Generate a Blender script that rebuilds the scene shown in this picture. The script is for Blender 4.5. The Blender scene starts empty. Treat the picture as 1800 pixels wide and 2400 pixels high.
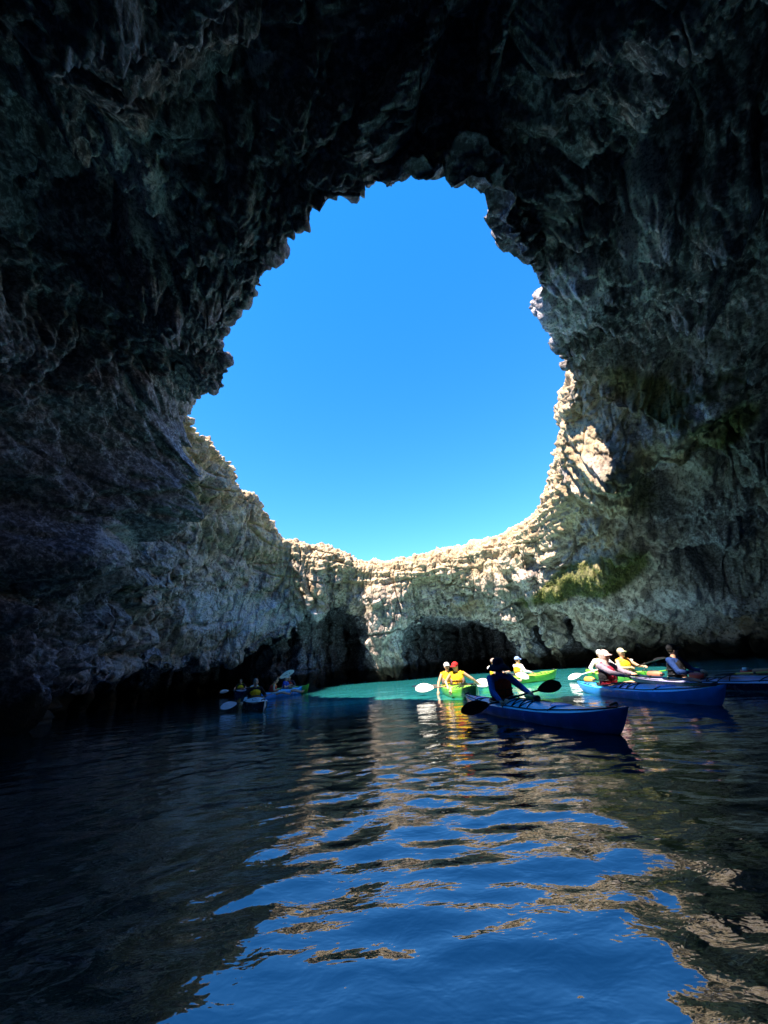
# a sea cave with a collapsed roof, kayakers on the pool inside it
NTH, NS = 1840, 620
# hollows (-) and bulges (+) of the cave wall: picture column, row, -, radius in m, amount in m, vertical tightness
FEATURES = [(412,1183,0,1.0,-1.5,1.5),(470,1215,0,.9,-1.1,1.5),(360,1150,0,.8,-1.0,1.2),(650,1340,0,1.0,-.7,2),(375,985,0,1.3,1.5,.8),(315,1060,0,1.6,1.8,.8),(240,1150,0,1.6,1.8,.8),(160,1250,0,1.5,1.5,.8),(80,1330,0,1.5,1.2,.8),
 (1454,1130,0,1.5,1.0,.5),(1545,1190,0,1.2,-2.2,.4),(1600,1000,0,2.2,2.0,.7),(1440,1150,0,1.3,1.3,.25),(1692,1356,0,1.0,-2.2,.25),(1420,1320,0,1.5,1.1,2.5),(1500,1330,0,1.3,.8,2.5),
 (1530,900,0,1.4,-.9,.8),(1350,760,0,1.0,.7,.6),(1400,640,0,1.2,.8,.4),(1290,560,0,1.0,-.7,.5),(1480,480,0,1.6,1.0,.4),(1570,330,0,1.5,-1.0,.4),
 (590,160,0,.9,.8,1),(520,240,0,.8,-.8,1),(300,560,0,1.6,-.8,.6),(700,300,0,1.4,-.8,.8),(830,330,0,1.2,.7,.8),(1100,250,0,1.6,-.9,.6),(200,800,0,1.6,-.9,.6),(420,640,0,1.4,.8,.6),
 (860,1400,0,1.3,.6,1.5),(1000,1420,0,1.2,-.5,2)]
import bpy, bmesh, math, random
import numpy as np
from mathutils import Vector, Matrix, Euler

# ------------------------------------------------------------ camera, sky, sun, exposure
scene = bpy.context.scene
COL = scene.collection
PITCH, ROLL, FPX = math.radians(21.8), math.radians(4.7), 904.0
CAM = np.array([0.0, 0.0, 0.95])
_F = np.array([0, math.cos(PITCH), math.sin(PITCH)])
_R = np.array([1.0, 0, 0]); _U = np.array([0, -math.sin(PITCH), math.cos(PITCH)])
_CX = _R * math.cos(ROLL) - _U * math.sin(ROLL)
_CY = _R * math.sin(ROLL) + _U * math.cos(ROLL)
cam_data = bpy.data.cameras.new('camera')
cam_data.sensor_fit = 'VERTICAL'; cam_data.sensor_height = 24.0; cam_data.lens = 24.0 * FPX / 2400.0
cam_data.clip_start = 0.05; cam_data.clip_end = 2000
cam = bpy.data.objects.new('camera', cam_data); COL.objects.link(cam)
cam.matrix_world = Matrix(((_CX[0], _CY[0], -_F[0], CAM[0]), (_CX[1], _CY[1], -_F[1], CAM[1]),
                           (_CX[2], _CY[2], -_F[2], CAM[2]), (0, 0, 0, 1)))
scene.camera = cam

SUN_TRAVEL = Vector((0.355, 0.40, -1.0)).normalized()       # the way the light goes
to_sun = -SUN_TRAVEL
world = bpy.data.worlds.new("World"); scene.world = world; world.use_nodes = True
wn = world.node_tree; wn.nodes.clear()
sky = wn.nodes.new('ShaderNodeTexSky'); sky.sky_type = 'NISHITA'; sky.sun_disc = False
sky.sun_elevation = math.asin(to_sun.z); sky.sun_rotation = math.atan2(to_sun.x, to_sun.y)
sky.air_density = 1.0; sky.dust_density = 0.0; sky.ozone_density = 4.0
bg = wn.nodes.new('ShaderNodeBackground'); bg.inputs['Strength'].default_value = 0.106
wo = wn.nodes.new('ShaderNodeOutputWorld')
hs = wn.nodes.new('ShaderNodeHueSaturation'); hs.inputs['Saturation'].default_value = 1.33; hs.inputs['Hue'].default_value = .502; hs.inputs['Value'].default_value = 1.0
wn.links.new(sky.outputs[0], hs.inputs['Color']); wn.links.new(hs.outputs[0], bg.inputs[0]); wn.links.new(bg.outputs[0], wo.inputs[0])
sd = bpy.data.lights.new('sun', 'SUN'); sd.energy = 5.0; sd.angle = math.radians(0.53); sd.color = (1.0, 0.89, 0.74)
so = bpy.data.objects.new('sun', sd); COL.objects.link(so)
so.rotation_euler = SUN_TRAVEL.to_track_quat('-Z', 'Y').to_euler()
vs = scene.view_settings; vs.view_transform = 'Standard'; vs.look = 'None'; vs.gamma = 1; vs.use_curve_mapping = False
vs.exposure = 2.05
scene.cycles.max_bounces = 8; scene.cycles.diffuse_bounces = 6; scene.cycles.glossy_bounces = 4
scene.cycles.sample_clamp_indirect = 6

# ------------------------------------------------------------ helpers
def ray(px, py):
    return _F + (px - 900) / FPX * _CX + (1200 - py) / FPX * _CY
def at_depth(px, py, Y):
    v = ray(px, py); return CAM + v * (Y / v[1])
def on_water(px, py, z=0.0):
    v = ray(px, py); return CAM + v * ((z - CAM[2]) / v[2])

def tag(o, label=None, cat=None, group=None, kind=None):
    if label: o['label'] = label
    if cat: o['category'] = cat
    if group: o['group'] = group
    if kind: o['kind'] = kind
    return o

_rs = np.random.RandomState(7)
_PERM = _rs.permutation(256).astype(np.int32); _PERM = np.concatenate([_PERM, _PERM, _PERM])
_GR = _rs.normal(size=(256, 3)).astype(np.float32); _GR /= np.linalg.norm(_GR, axis=1)[:, None]
def noise3(x, y, z):
    x = np.asarray(x, np.float32); y = np.asarray(y, np.float32); z = np.asarray(z, np.float32)
    xi = np.floor(x); yi = np.floor(y); zi = np.floor(z)
    fx = x - xi; fy = y - yi; fz = z - zi
    xi = xi.astype(np.int32) & 255; yi = yi.astype(np.int32) & 255; zi = zi.astype(np.int32) & 255
    u = fx*fx*fx*(fx*(fx*6-15)+10); v = fy*fy*fy*(fy*(fy*6-15)+10); w = fz*fz*fz*(fz*(fz*6-15)+10)
    def g(dx, dy, dz):
        h = _PERM[_PERM[_PERM[xi+dx] + yi+dy] + zi+dz]
        gr = _GR[h]
        return gr[..., 0]*(fx-dx) + gr[..., 1]*(fy-dy) + gr[..., 2]*(fz-dz)
    a = g(0,0,0); b = g(1,0,0); a = a + u*(b-a)
    c = g(0,1,0); d = g(1,1,0); c = c + u*(d-c); a = a + v*(c-a)
    e = g(0,0,1); f = g(1,0,1); e = e + u*(f-e)
    c = g(0,1,1); d = g(1,1,1); c = c + u*(d-c); e = e + v*(c-e)
    return (a + w*(e-a)) * 1.5
def worley(x, y, z):
    """distance to nearest and second nearest of jittered cell points"""
    xi = np.floor(x).astype(np.int32); yi = np.floor(y).astype(np.int32); zi = np.floor(z).astype(np.int32)
    d1 = np.full(x.shape, 9.0, np.float32); d2 = d1.copy()
    J = _rs_j
    for dx in (-1, 0, 1):
        for dy in (-1, 0, 1):
            for dz in (-1, 0, 1):
                h = _PERM[_PERM[_PERM[(xi+dx) & 255] + ((yi+dy) & 255)] + ((zi+dz) & 255)]
                j = J[h]
                q = (xi+dx+j[..., 0]-x)**2 + (yi+dy+j[..., 1]-y)**2 + (zi+dz+j[..., 2]-z)**2
                q = q.astype(np.float32)
                m = q < d1
                d2 = np.where(m, d1, np.minimum(d2, q)); d1 = np.where(m, q, d1)
    return np.sqrt(d1), np.sqrt(d2)
_rs_j = np.random.RandomState(11).rand(256, 3).astype(np.float32)

def grid_mesh(name, P, wrap, mat, attrs=None, smooth=True):
    """P: (nu, nv, 3) grid of points -> one mesh; wrap closes it in u"""
    nu, nv = P.shape[:2]
    me = bpy.data.meshes.new(name)
    iu = np.arange(nu if wrap else nu - 1); iv = np.arange(nv - 1)
    A, B = np.meshgrid(iu, iv, indexing='ij'); A2 = (A + 1) % nu
    q = np.stack([A*nv+B, A*nv+B+1, A2*nv+B+1, A2*nv+B], -1).reshape(-1, 4).astype(np.int32)
    me.vertices.add(nu*nv); me.vertices.foreach_set('co', P.reshape(-1).astype(np.float32))
    me.loops.add(q.size); me.loops.foreach_set('vertex_index', q.reshape(-1))
    me.polygons.add(len(q)); me.polygons.foreach_set('loop_start', np.arange(0, q.size, 4, dtype=np.int32))
    me.polygons.foreach_set('loop_total', np.full(len(q), 4, np.int32))
    if smooth: me.polygons.foreach_set('use_smooth', np.ones(len(q), bool))
    me.update()
    for k, a in (attrs or {}).items():
        at = me.attributes.new(k, 'FLOAT', 'POINT'); at.data.foreach_set('value', a.reshape(-1).astype(np.float32))
    me.materials.append(mat)
    o = bpy.data.objects.new(name, me); COL.objects.link(o)
    return o

class NT:
    def __init__(s, name):
        s.m = bpy.data.materials.new(name); s.m.use_nodes = True; s.t = s.m.node_tree; s.t.nodes.clear()
        s.out = s.n('ShaderNodeOutputMaterial'); s.p = s.n('ShaderNodeBsdfPrincipled'); s.l(s.p.outputs[0], s.out.inputs[0])
    def n(s, t, **k):
        x = s.t.nodes.new(t)
        for a, b in k.items(): setattr(x, a, b)
        return x
    def l(s, a, b): s.t.links.new(a, b)
    def noise(s, vec, scale, detail=6, rough=.6, dist=0.0):
        x = s.n('ShaderNodeTexNoise'); x.inputs['Scale'].default_value = scale; x.inputs['Detail'].default_value = detail
        x.inputs['Roughness'].default_value = rough; x.inputs['Distortion'].default_value = dist
        if vec is not None: s.l(vec, x.inputs['Vector'])
        return x.outputs['Fac']
    def mapping(s, vec, scale=(1,1,1), loc=(0,0,0)):
        x = s.n('ShaderNodeMapping'); x.inputs['Scale'].default_value = scale; x.inputs['Location'].default_value = loc
        s.l(vec, x.inputs['Vector']); return x.outputs[0]
    def ramp(s, fac, a, b):
        x = s.n('ShaderNodeMapRange'); x.interpolation_type = 'SMOOTHSTEP'
        x.inputs['From Min'].default_value = a; x.inputs['From Max'].default_value = b
        s.l(fac, x.inputs['Value']); return x.outputs[0]
    def mix(s, fac, a, b, mode='MIX'):
        x = s.n('ShaderNodeMix', data_type='RGBA', blend_type=mode)
        if isinstance(fac, (int, float)): x.inputs[0].default_value = fac
        else: s.l(fac, x.inputs[0])
        for v, i in ((a, 6), (b, 7)):
            if isinstance(v, tuple): x.inputs[i].default_value = (*v, 1)
            else: s.l(v, x.inputs[i])
        return x.outputs[2]
    def math(s, op, a, b=None):
        x = s.n('ShaderNodeMath', operation=op)
        for v, i in ((a, 0), (b, 1)):
            if v is None: continue
            if isinstance(v, (int, float)): x.inputs[i].default_value = v
            else: s.l(v, x.inputs[i])
        return x.outputs[0]

# ------------------------------------------------------------ rock material
def rock_material():
    N = NT('limestone')
    geo = N.n('ShaderNodeNewGeometry'); P = geo.outputs['Position']
    sep = N.n('ShaderNodeSeparateXYZ'); N.l(P, sep.inputs[0]); Z = sep.outputs[2]
    big = N.noise(P, .28, 5, .6, .6)
    mid = N.noise(P, 1.3, 8, .65, .8)
    fine = N.noise(P, 7.0, 8, .7, .3)
    grain = N.noise(P, 34.0, 4, .7)
    streak = N.noise(N.mapping(P, (2.2, 2.2, .45)), 1.0, 8, .68, .5)
    # grey limestone from dark crust to pale fresh stone
    c = N.mix(N.ramp(mid, .36, .66), (.055, .055, .057), (.30, .30, .30))
    c = N.mix(N.ramp(fine, .48, .66), c, (.36, .35, .335))
    c = N.mix(N.math('MULTIPLY', N.ramp(fine, .50, .36), .75), c, (.022, .022, .022))
    c = N.mix(N.math('MULTIPLY', N.ramp(streak, .55, .66), .75), c, (.58, .57, .54))       # calcite runs
    c = N.mix(N.math('MULTIPLY', N.ramp(N.noise(P, .45, 6, .7, 1.2), .56, .66), .8), c, (.022, .021, .020))  # black lichen crust
    # green algae in bands
    alg = N.math('MULTIPLY', N.ramp(N.noise(N.mapping(P, (1, 1, 1), (9, 3, 4)), .33, 7, .65, 1.0), .53, .63), N.ramp(mid, .3, .6))
    c = N.mix(N.math('MULTIPLY', alg, .8), c, (.055, .07, .022))
    och = N.ramp(N.noise(N.mapping(P, (1, 1, 1), (-5, 7, 2)), .6, 7, .7, 1.0), .57, .68)
    c = N.mix(N.math('MULTIPLY', och, .55), c, (.17, .11, .055))
    bl = N.n('ShaderNodeAttribute', attribute_name='bounce_lit').outputs['Fac']  # far wall paler, bounce light put into its colour
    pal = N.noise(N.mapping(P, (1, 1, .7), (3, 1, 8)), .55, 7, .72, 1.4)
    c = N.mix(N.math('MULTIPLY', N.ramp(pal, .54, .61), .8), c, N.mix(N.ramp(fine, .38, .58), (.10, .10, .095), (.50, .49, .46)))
    bnc_col = N.mix(N.ramp(mid, .38, .58), (.23, .195, .155), (.66, .575, .46))
    bnc_col = N.mix(N.ramp(fine, .5, .36), bnc_col, (.07, .065, .06))
    bnc_col = N.mix(N.math('MULTIPLY', alg, .55), bnc_col, (.15, .17, .07))
    bnc_col = N.mix(N.math('MULTIPLY', N.ramp(big, .58, .70), .6), bnc_col, (.42, .28, .13))
    bnc_col = N.mix(N.math('MULTIPLY', N.ramp(streak, .55, .63), .7), bnc_col, (.09, .085, .08))
    c = N.mix(N.math('MULTIPLY', bl, .85), c, bnc_col)
    shd_cr = N.n('ShaderNodeAttribute', attribute_name='shade_crust').outputs['Fac']  # shade painted into the stone colour, with dark crust patches
    c = N.mix(N.math('MULTIPLY', shd_cr, .9), c, N.mix(N.ramp(fine, .44, .62), (.10, .10, .112), N.mix(N.ramp(pal, .46, .60), (.36, .37, .41), N.mix(N.ramp(N.noise(P, 15, 6, .7), .42, .58), (.20, .21, .23), (.62, .63, .66)))))
    ca = N.n('ShaderNodeAttribute', attribute_name='pale_patch').outputs['Fac']  # paler stone in marked patches of the wall
    cam_ = N.ramp(N.math('ADD', N.math('MULTIPLY', ca, .8), N.math('MULTIPLY', fine, .8)), .60, .88)
    c = N.mix(N.math('MULTIPLY', cam_, .85), c, N.mix(N.ramp(N.noise(P, 15, 6, .7), .38, .55), (.24, .25, .265), (.76, .76, .76)))
    ms = N.n('ShaderNodeAttribute', attribute_name='moss').outputs['Fac']
    c = N.mix(N.math('MULTIPLY', N.ramp(N.math('ADD', ms, N.math('MULTIPLY', mid, .6)), .55, .95), .9), c, N.mix(N.ramp(fine, .4, .6), (.055, .07, .018), (.16, .17, .05)))
    # weathered warm cliff-top stone, spread lower to paint a wider sunlit band
    top = N.n('ShaderNodeAttribute', attribute_name='weathered_sunlit').outputs['Fac']
    tan = N.mix(N.ramp(mid, .35, .65), (.34, .24, .145), (.66, .51, .335))
    tan = N.mix(N.ramp(fine, .5, .35), tan, (.14, .105, .08))
    c = N.mix(1.0, c, (1.0, .92, 1.0), 'MULTIPLY')
    c = N.mix(top, c, tan)
    # brown tide band
    zz = N.math('ADD', Z, N.math('MULTIPLY', N.noise(P, 1.1, 5, .6), -1.3))
    c = N.mix(N.ramp(zz, .55, .05), c, (.045, .032, .022))
    N.l(c, N.p.inputs['Base Color'])
    N.p.inputs['Roughness'].default_value = .9
    N.p.inputs['Specular IOR Level'].default_value = .25
    h = N.math('ADD', N.math('MULTIPLY', fine, .12), N.math('MULTIPLY', grain, .03))
    b = N.n('ShaderNodeBump'); b.inputs['Strength'].default_value = 1.0; b.inputs['Distance'].default_value = 1.0
    N.l(h, b.inputs['Height']); N.l(b.outputs[0], N.p.inputs['Normal'])
    return N.m

# ------------------------------------------------------------ the sea cave with its collapsed roof
CX0, CY0 = 0.5, 16.0
K = 1.085
# points along the rim of the roof hole: picture column, row and the distance it lies at
RIM = [(790,397,6.9),(870,408,6.6),(930,402,6.5),(1000,430,6.6),(1068,458,7.1),(1060,515,7.7),(1083,545,8.1),(1100,580,8.7),(1145,580,9.1),
 (1175,650,10),(1200,720,11.3),(1220,780,12.6),(1237,830,14),(1212,880,15.5),(1205,960,17.5),(1170,1040,20),(1130,1110,22.5),
 (1060,1160,25),(960,1190,26.3),(870,1208,26.8),(785,1212,26.8),(740,1185,26.2),(620,1160,25.8),(590,1120,24.6),(560,1060,22.9),
 (520,1050,21.7),(500,990,19.5),(440,945,17),(402,890,15),(418,862,13.2),(484,840,12),(490,770,11.2),
 (470,735,10.5),(505,670,9.6),(560,620,8.9),(575,560,8.4),(592,540,8.1),(650,490,7.6),(700,450,7.3),(740,420,7.0)]
def periodic(th_pts, vals, th, sigma=0.0):
    o = np.argsort(th_pts); t = np.asarray(th_pts, float)[o]; v = np.asarray(vals, float)[o]
    t = np.concatenate([t-360, t, t+360]); v = np.concatenate([v]*3)
    g = np.arange(-180, 180, .25); y = np.interp(g, t, v)
    if sigma:
        k = np.exp(-.5*(np.arange(-80, 81)*.25/sigma)**2); k /= k.sum()
        y = np.convolve(np.concatenate([y[-80:], y, y[:80]]), k, 'valid')
    return np.interp((np.asarray(th)+180) % 360 - 180, np.append(g, 180), np.append(y, y[0]))
rp = np.array([at_depth(a*K, b*K, Y*(.76+.24*min(1, max(0, (Y-7)/7.0)))) for a, b, Y in RIM])
rth = np.degrees(np.arctan2(rp[:,1]-CY0, rp[:,0]-CX0)); rrho = np.hypot(rp[:,0]-CX0, rp[:,1]-CY0)

# base of the wall: angle, radius, undercut depth, undercut height, bezier factors k1 m1 k2 m2
WALL = [(-90,24,.5,.6,.55,0,0,.55),(-120,19,.5,.6,.55,0,0,.55),(-140,14.5,.5,.6,.55,.05,0,.55),(-160,12.6,.6,.8,.5,.1,.05,.5),
 (-175,13.0,1.0,1.3,.35,.15,.1,.45),(170,13.6,2.0,1.6,.15,.25,.15,.4),(158,14.3,3.4,1.8,.05,.3,.1,.35),(146,14.9,4.4,1.9,0,.3,.0,.3),(136,14.6,7,2.3,0,.3,-.05,.3),
 (127,14.3,7.5,3.2,0,.35,-.1,.3),(122,13.8,5,3.9,0,.35,.1,.3),(119,13.4,3.8,4.5,0,.35,.2,.3),(113,13.0,3.8,5.3,0,.5,.35,.25),(107,12.9,7,5.3,0,.5,.35,.25),
 (102.5,12.8,8,4.4,0,.5,.35,.25),(99.5,12.8,4,2.2,0,.5,.35,.25),(98,12.8,.6,.3,0,.5,.35,.25),(91,12.8,.4,.3,0,.5,.35,.25),(89,12.9,2,1.6,0,.5,.35,.25),
 (86.5,13.0,3.4,3.4,0,.35,.35,.3),(80,13.2,4,4.0,0,.5,.42,.25),(74,13.3,9,4.0,0,.5,.42,.25),(67,13.5,9,3.5,0,.5,.42,.25),(61,13.7,5,2.5,0,.5,.42,.25),
 (56,13.9,2,.9,0,.5,.42,.25),(53,14,.4,.4,0,.5,.42,.25),(50.5,14,3,2.5,0,.5,.35,.25),(48,14.1,.4,.4,.0,.5,.35,.25),(45.5,14.4,.5,.5,.0,.33,.3,.3),(43.5,14.6,4,2.7,.0,.5,.35,.25),
 (41,15.0,4,2.3,.0,.5,.35,.25),(39,15.3,.4,.4,.0,.5,.35,.25),(30,16.8,.5,.5,.0,.5,.3,.25),(20,17.8,.5,.6,.0,.45,.15,.3),(5,18.5,.5,.6,.08,.28,0,.4),(-12,18.5,.5,.6,.3,.12,0,.5),(-25,19,.5,.6,.5,0,0,.55),(-55,20,.5,.6,.55,0,0,.55)]
W = np.array(WALL, float)
def profile(th, M=260):
    """coarse profile polylines for each angle: ground, rim, overhang or wall, undercut, foot"""
    f = lambda i, s=1.2: periodic(W[:,0], W[:,i], th, s)
    rr = periodic(rth, rrho, th, .35); zr = periodic(rth, rp[:,2], th, .35)
    rw = np.maximum(f(1, 3.0), rr + .8); u = f(2, .5); a = f(3, .45)
    k1, m1, k2, m2 = f(4, 5), f(5, 5), f(6, 5), f(7, 5)
    nz = lambda fr, o: noise3(np.asarray(th, np.float32)*fr+o, np.zeros(len(th), np.float32)+o, np.zeros(len(th), np.float32))
    a = a + (nz(.35, 3.3)*.55 + nz(.9, 8.1)*.35)*np.clip(a-1.0, 0, 1); u = u*(1+nz(.25, 5.5)*.8+nz(.8, 2.2)*.4)
    D = rw-rr; Hh = zr-a
    seg = []
    s = np.linspace(0, 1, 26)[:, None]
    # open ground from 45 m out to the rim
    gx = rr + 45*(1-s)**2.2; gz = zr + .35 + .08*(gx-rr) * np.clip(1.6-(gx-rr)/30, -1, 1) - np.clip(gx-rr-25, 0, None)*.3
    far_ = np.clip(np.sin(np.radians(th))*2 + .6, 0, 1); rise = far_*np.interp((th+180) % 360, [0, 60, 170, 200, 235, 280, 300, 360], [.3, .3, 1.6, 1.5, 1.0, .8, .35, .3])
    zr = zr - rise*.8; Hh = zr-a
    near = np.clip(.15 - np.sin(np.radians(th))*1.4, 0, 1); gx = gx + .45*near*(1-s**40); q_ = np.clip((gx-rr)/2.6, 0, 1)
    bv = np.clip((gx-rr)/1.25, 0, 1)
    gz = gz - zr*0 - rise*.0 - .35*s**8 + 2.7*near*q_*q_*(3-2*q_) + .7*near*(1-s**40) - rise*.8 + rise*bv*(2-bv)
    seg.append(np.stack([gx, gz], -1)[:-1])
    s = np.linspace(0, 1, 150)[:, None]
    b0, b1, b2, b3 = (1-s)**3, 3*s*(1-s)**2, 3*s*s*(1-s), s**3
    bx = b0*rr + b1*(rr+k1*D) + b2*(rw-k2*D) + b3*rw
    bz = b0*zr + b1*(zr-m1*Hh) + b2*(a+m2*Hh) + b3*a
    seg.append(np.stack([bx, bz], -1))
    s = np.linspace(0, 1, 30)[1:, None]
    seg.append(np.stack([rw + u*s, a + .25*np.sin(s*math.pi)*np.minimum(u, 3)*.3 - .1*s + 0*rr], -1))
    s = np.linspace(0, 1, 50)[1:, None]
    seg.append(np.stack([rw + u + .5*np.sin(s*math.pi)*np.minimum(u, 1), (a-.1)*(1-s) - 2.5*s], -1))
    G = np.concatenate(seg, 0)                       # (M, nth, 2)
    tid = np.concatenate([-np.ones(25), np.linspace(0, 1, 150), np.full(29, 1.2), np.full(49, 1.5)])
    return G, tid, rr, zr
def to_xyz(G, th):
    t = np.radians(th)
    return np.stack([CX0 + G[..., 0]*np.cos(t), CY0 + G[..., 0]*np.sin(t), G[..., 1]], -1)
def resample(w, n):
    c = np.concatenate([[0], np.cumsum(w)]); return np.interp(np.linspace(0, c[-1], n), c, np.arange(len(c)))
def build_rock(nth, ns):
    th0 = np.arange(-180, 180, .75)
    G, tid, _, _ = profile(th0); X = to_xyz(G, th0) - CAM
    dist = np.linalg.norm(X, axis=-1); V = X/dist[..., None]
    dep = V @ _F
    vis = (dep > .15) & (np.abs(V @ _CX) < 1.15*dep) & (np.abs(V @ _CY) < 1.5*dep)
    vis = np.where(vis, 1.0, .05); vis[:24] = .02
    dt = np.linalg.norm(np.roll(X, -1, 1) - X, axis=-1) / np.maximum(dist, 3) * vis
    wt = np.sqrt(np.mean(dt[25:]**2, 0)); wt = wt + .12*wt.mean()
    k = np.ones(9)/9; wt = np.convolve(np.concatenate([wt[-4:], wt, wt[:4]]), k, 'valid')
    th = resample(wt, nth+1)[:-1]*.75 - 180
    G, tid, rr, zr = profile(th); X = to_xyz(G, th)
    Xc = X - CAM; dist = np.linalg.norm(Xc, axis=-1)
    V = Xc/dist[..., None]; dep = V @ _F
    vis = (dep > .15) & (np.abs(V @ _CX) < 1.15*dep) & (np.abs(V @ _CY) < 1.5*dep)
    vis = np.where(vis, 1.0, .12)
    ds = np.linalg.norm(X[1:]-X[:-1], axis=-1); w = ds/np.maximum(dist[1:], 3)*(vis[1:]+.0)
    w[:17] = np.clip(ds[:17], 0, .8)*.02; w[17:24] *= .25+.75*np.clip(np.sin(np.radians(th))*2+.6, 0, 1)
    w += 1e-4
    w = w / w.sum(0)
    # smooth the weights along theta so neighbouring profiles stay aligned
    k = np.exp(-.5*(np.arange(-30, 31)/12.)**2); k /= k.sum()
    wp = np.concatenate([w[:, -30:], w, w[:, :30]], 1)
    w = np.stack([np.convolve(r, k, 'valid') for r in wp])
    c = np.concatenate([np.zeros((1, nth)), np.cumsum(w, 0)]); c /= c[-1]
    P = np.empty((nth, ns, 3)); T = np.empty((nth, ns)); q = np.linspace(0, 1, ns); idx = np.arange(len(G))
    for i in range(nth):
        f = np.interp(q, c[:, i], idx)
        for j in range(3): P[i, :, j] = np.interp(f, idx, X[:, i, j])
        T[i] = np.interp(f, idx, tid)
    return P, T, th, rr, zr
def grid_normals(P):
    a = np.roll(P, -1, 0) - np.roll(P, 1, 0)
    b = np.empty_like(P); b[:, 1:-1] = P[:, 2:]-P[:, :-2]; b[:, 0] = P[:, 1]-P[:, 0]; b[:, -1] = P[:, -1]-P[:, -2]
    n = np.cross(a, b); n /= np.linalg.norm(n, axis=-1)[..., None] + 1e-9
    return n
P, T, TH, RR, ZR = build_rock(NTH, NS)
# soften the creases of the base form before adding the stone's relief
for _ in range(3):
    P[:, 1:-1] = .5*P[:, 1:-1] + .25*(P[:, 2:] + P[:, :-2])
Nn = grid_normals(P)
# normals must face the open inside of the cave
inw = np.array([CX0, CY0, 3.0]) - P
flip = np.sum(Nn*inw, -1).mean() < 0
if flip: Nn = -Nn
x, y, z = [P[..., i].astype(np.float32) for i in range(3)]
rim_d = np.sqrt((np.hypot(x-CX0, y-CY0) - RR[:, None])**2 + (z - ZR[:, None])**2).astype(np.float32)
keep = np.clip(rim_d/2.2, 0, 1)
far = np.clip((y-15)/8, 0, 1) * (1 - .85*np.clip((x-8.5)/3, 0, 1)*np.clip((z-2)/2, 0, 1))
wx = noise3(x*.23+5, y*.23, z*.23)*1.6; wy = noise3(x*.23, y*.23+9, z*.23)*1.6; wz = noise3(x*.23, y*.23, z*.23+4)*1.6
disp = (.15+.85*keep) * noise3((x+wx)*.2+3, (y+wy)*.2, (z+wz)*.26) * (1.5-1.0*far)
# billows: rounded masses that meet in deep creases
n0 = noise3((x+wx*1.3)*.27+11, (y+wy*1.3)*.27, (z+wz)*.30)
disp += (.15+.85*keep) * (np.abs(n0)-.25)*1.9*(1-.75*far)
n1 = noise3((x+wx)*.62, (y+wy)*.62+7, (z+wz*.5)*.5)
disp += (.3+.7*keep) * (np.abs(n1)-.22)*1.35*(1-.5*far)
n2 = noise3(x*1.35+wx, y*1.35+wy, z*.95+wz+3)
disp += (np.abs(n2)-.2)*.75*(.4+.6*keep)*(1-.45*far)
# fluted, hanging folds
n3 = noise3(x*2.5+wx*1.5, y*2.5+wy*1.5+3, z*.85)
disp += (np.abs(n3)-.2)*.42*(1-.4*far)
# broken facets
d1, d2 = worley(x*1.5+wx*.6, y*1.5+wy*.6, z*1.2+n2*.4)
disp += np.clip(d2-d1, 0, .5)*.30*(1-.4*far) - .08
d1, d2 = worley(x*4.0+n3*.8, y*4.0+n2*.8, z*3.0)
disp += np.clip(d2-d1, 0, .5)*.17*(1-.6*far)*np.clip(.75+n1*1.4, .15, 1.6) - .04 - d1*.04
n4 = noise3(x*5.1, y*5.1+n3*.8, z*3.6)
disp += (np.abs(n4)-.2)*.16*(1-.4*far)
n5 = noise3(x*11.3+n4, y*11.3, z*8.7)
disp += (np.abs(n5)-.2)*.085*(1-.3*far)
n6 = noise3(x*23, y*23, z*19)
disp += n6*.028
# long fractures: steep joints and gently dipping partings
j1 = noise3(x*.55+wx*.35+20, y*.55+wy*.35, z*.10+3); j2 = noise3(x*.12, y*.12+8, z*.65+wz*.3)
j3 = noise3(x*1.3+wx*.3+4, y*1.3+wy*.3, z*.35)
vj = np.clip(.6+n0*2.2, .1, 1.3)
disp -= .42*vj*np.exp(-(j1/.04)**2)*(.4+.6*keep) + .26*vj*np.exp(-(j2/.04)**2)*(.4+.6*keep) + .16*np.exp(-(j3/.045)**2)
disp += np.where(j1 > 0, .16, -.16)*np.clip(np.abs(j1)/.05, 0, 1)*keep*(1-.4*far)      # blocks offset across the joints
# bedding ledges towards the open top
bed = np.clip(1 - rim_d/3.5, 0, 1) * np.clip((y-9)/6, 0, 1)
lay = noise3(x*.25+wx*.1, y*.25, z*2.1+noise3(x*.5, y*.5, z*0)*.8)
disp += bed * (np.abs(lay)*-1.2+.2)*.28
# hollows and bulges one can point to (x, y, z, radius, amount: positive bulges inwards)
for (a, b, Y, r, am, sx) in FEATURES:
    v = ray(a, b); v = v/np.linalg.norm(v)
    # first base point met along that line of sight
    Q = P - CAM; d = np.linalg.norm(Q, axis=-1); cosang = (Q @ v)/d
    m = np.where(cosang > .9994, d, 1e9); i = np.argmin(m)
    c = P.reshape(-1, 3)[i]
    dd = ((P - c)**2); dd = dd[..., 0] + dd[..., 1] + dd[..., 2]*sx
    disp += (am*np.exp(-dd/(r*r))).astype(np.float32)
ground = T < -.6
disp = np.where(ground, np.where(y < 13.5, np.clip(disp*.5, -.05, .05), np.where(rim_d < 2.2, disp*.9, disp*.5)), disp)
P = P + Nn*disp[..., None]
wea = np.clip(1.45 - rim_d/3.4 + noise3(x*.5, y*.5, z*.7+5)*1.1 + n2*.6, 0, 1)*np.clip((y-11.5)/4, 0, 1)*np.clip((z-4.5)/2.0, 0, 1)  # weathering, spread wider to paint warm sunlight down the wall
wea = np.where(ground, 1, wea)
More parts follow.
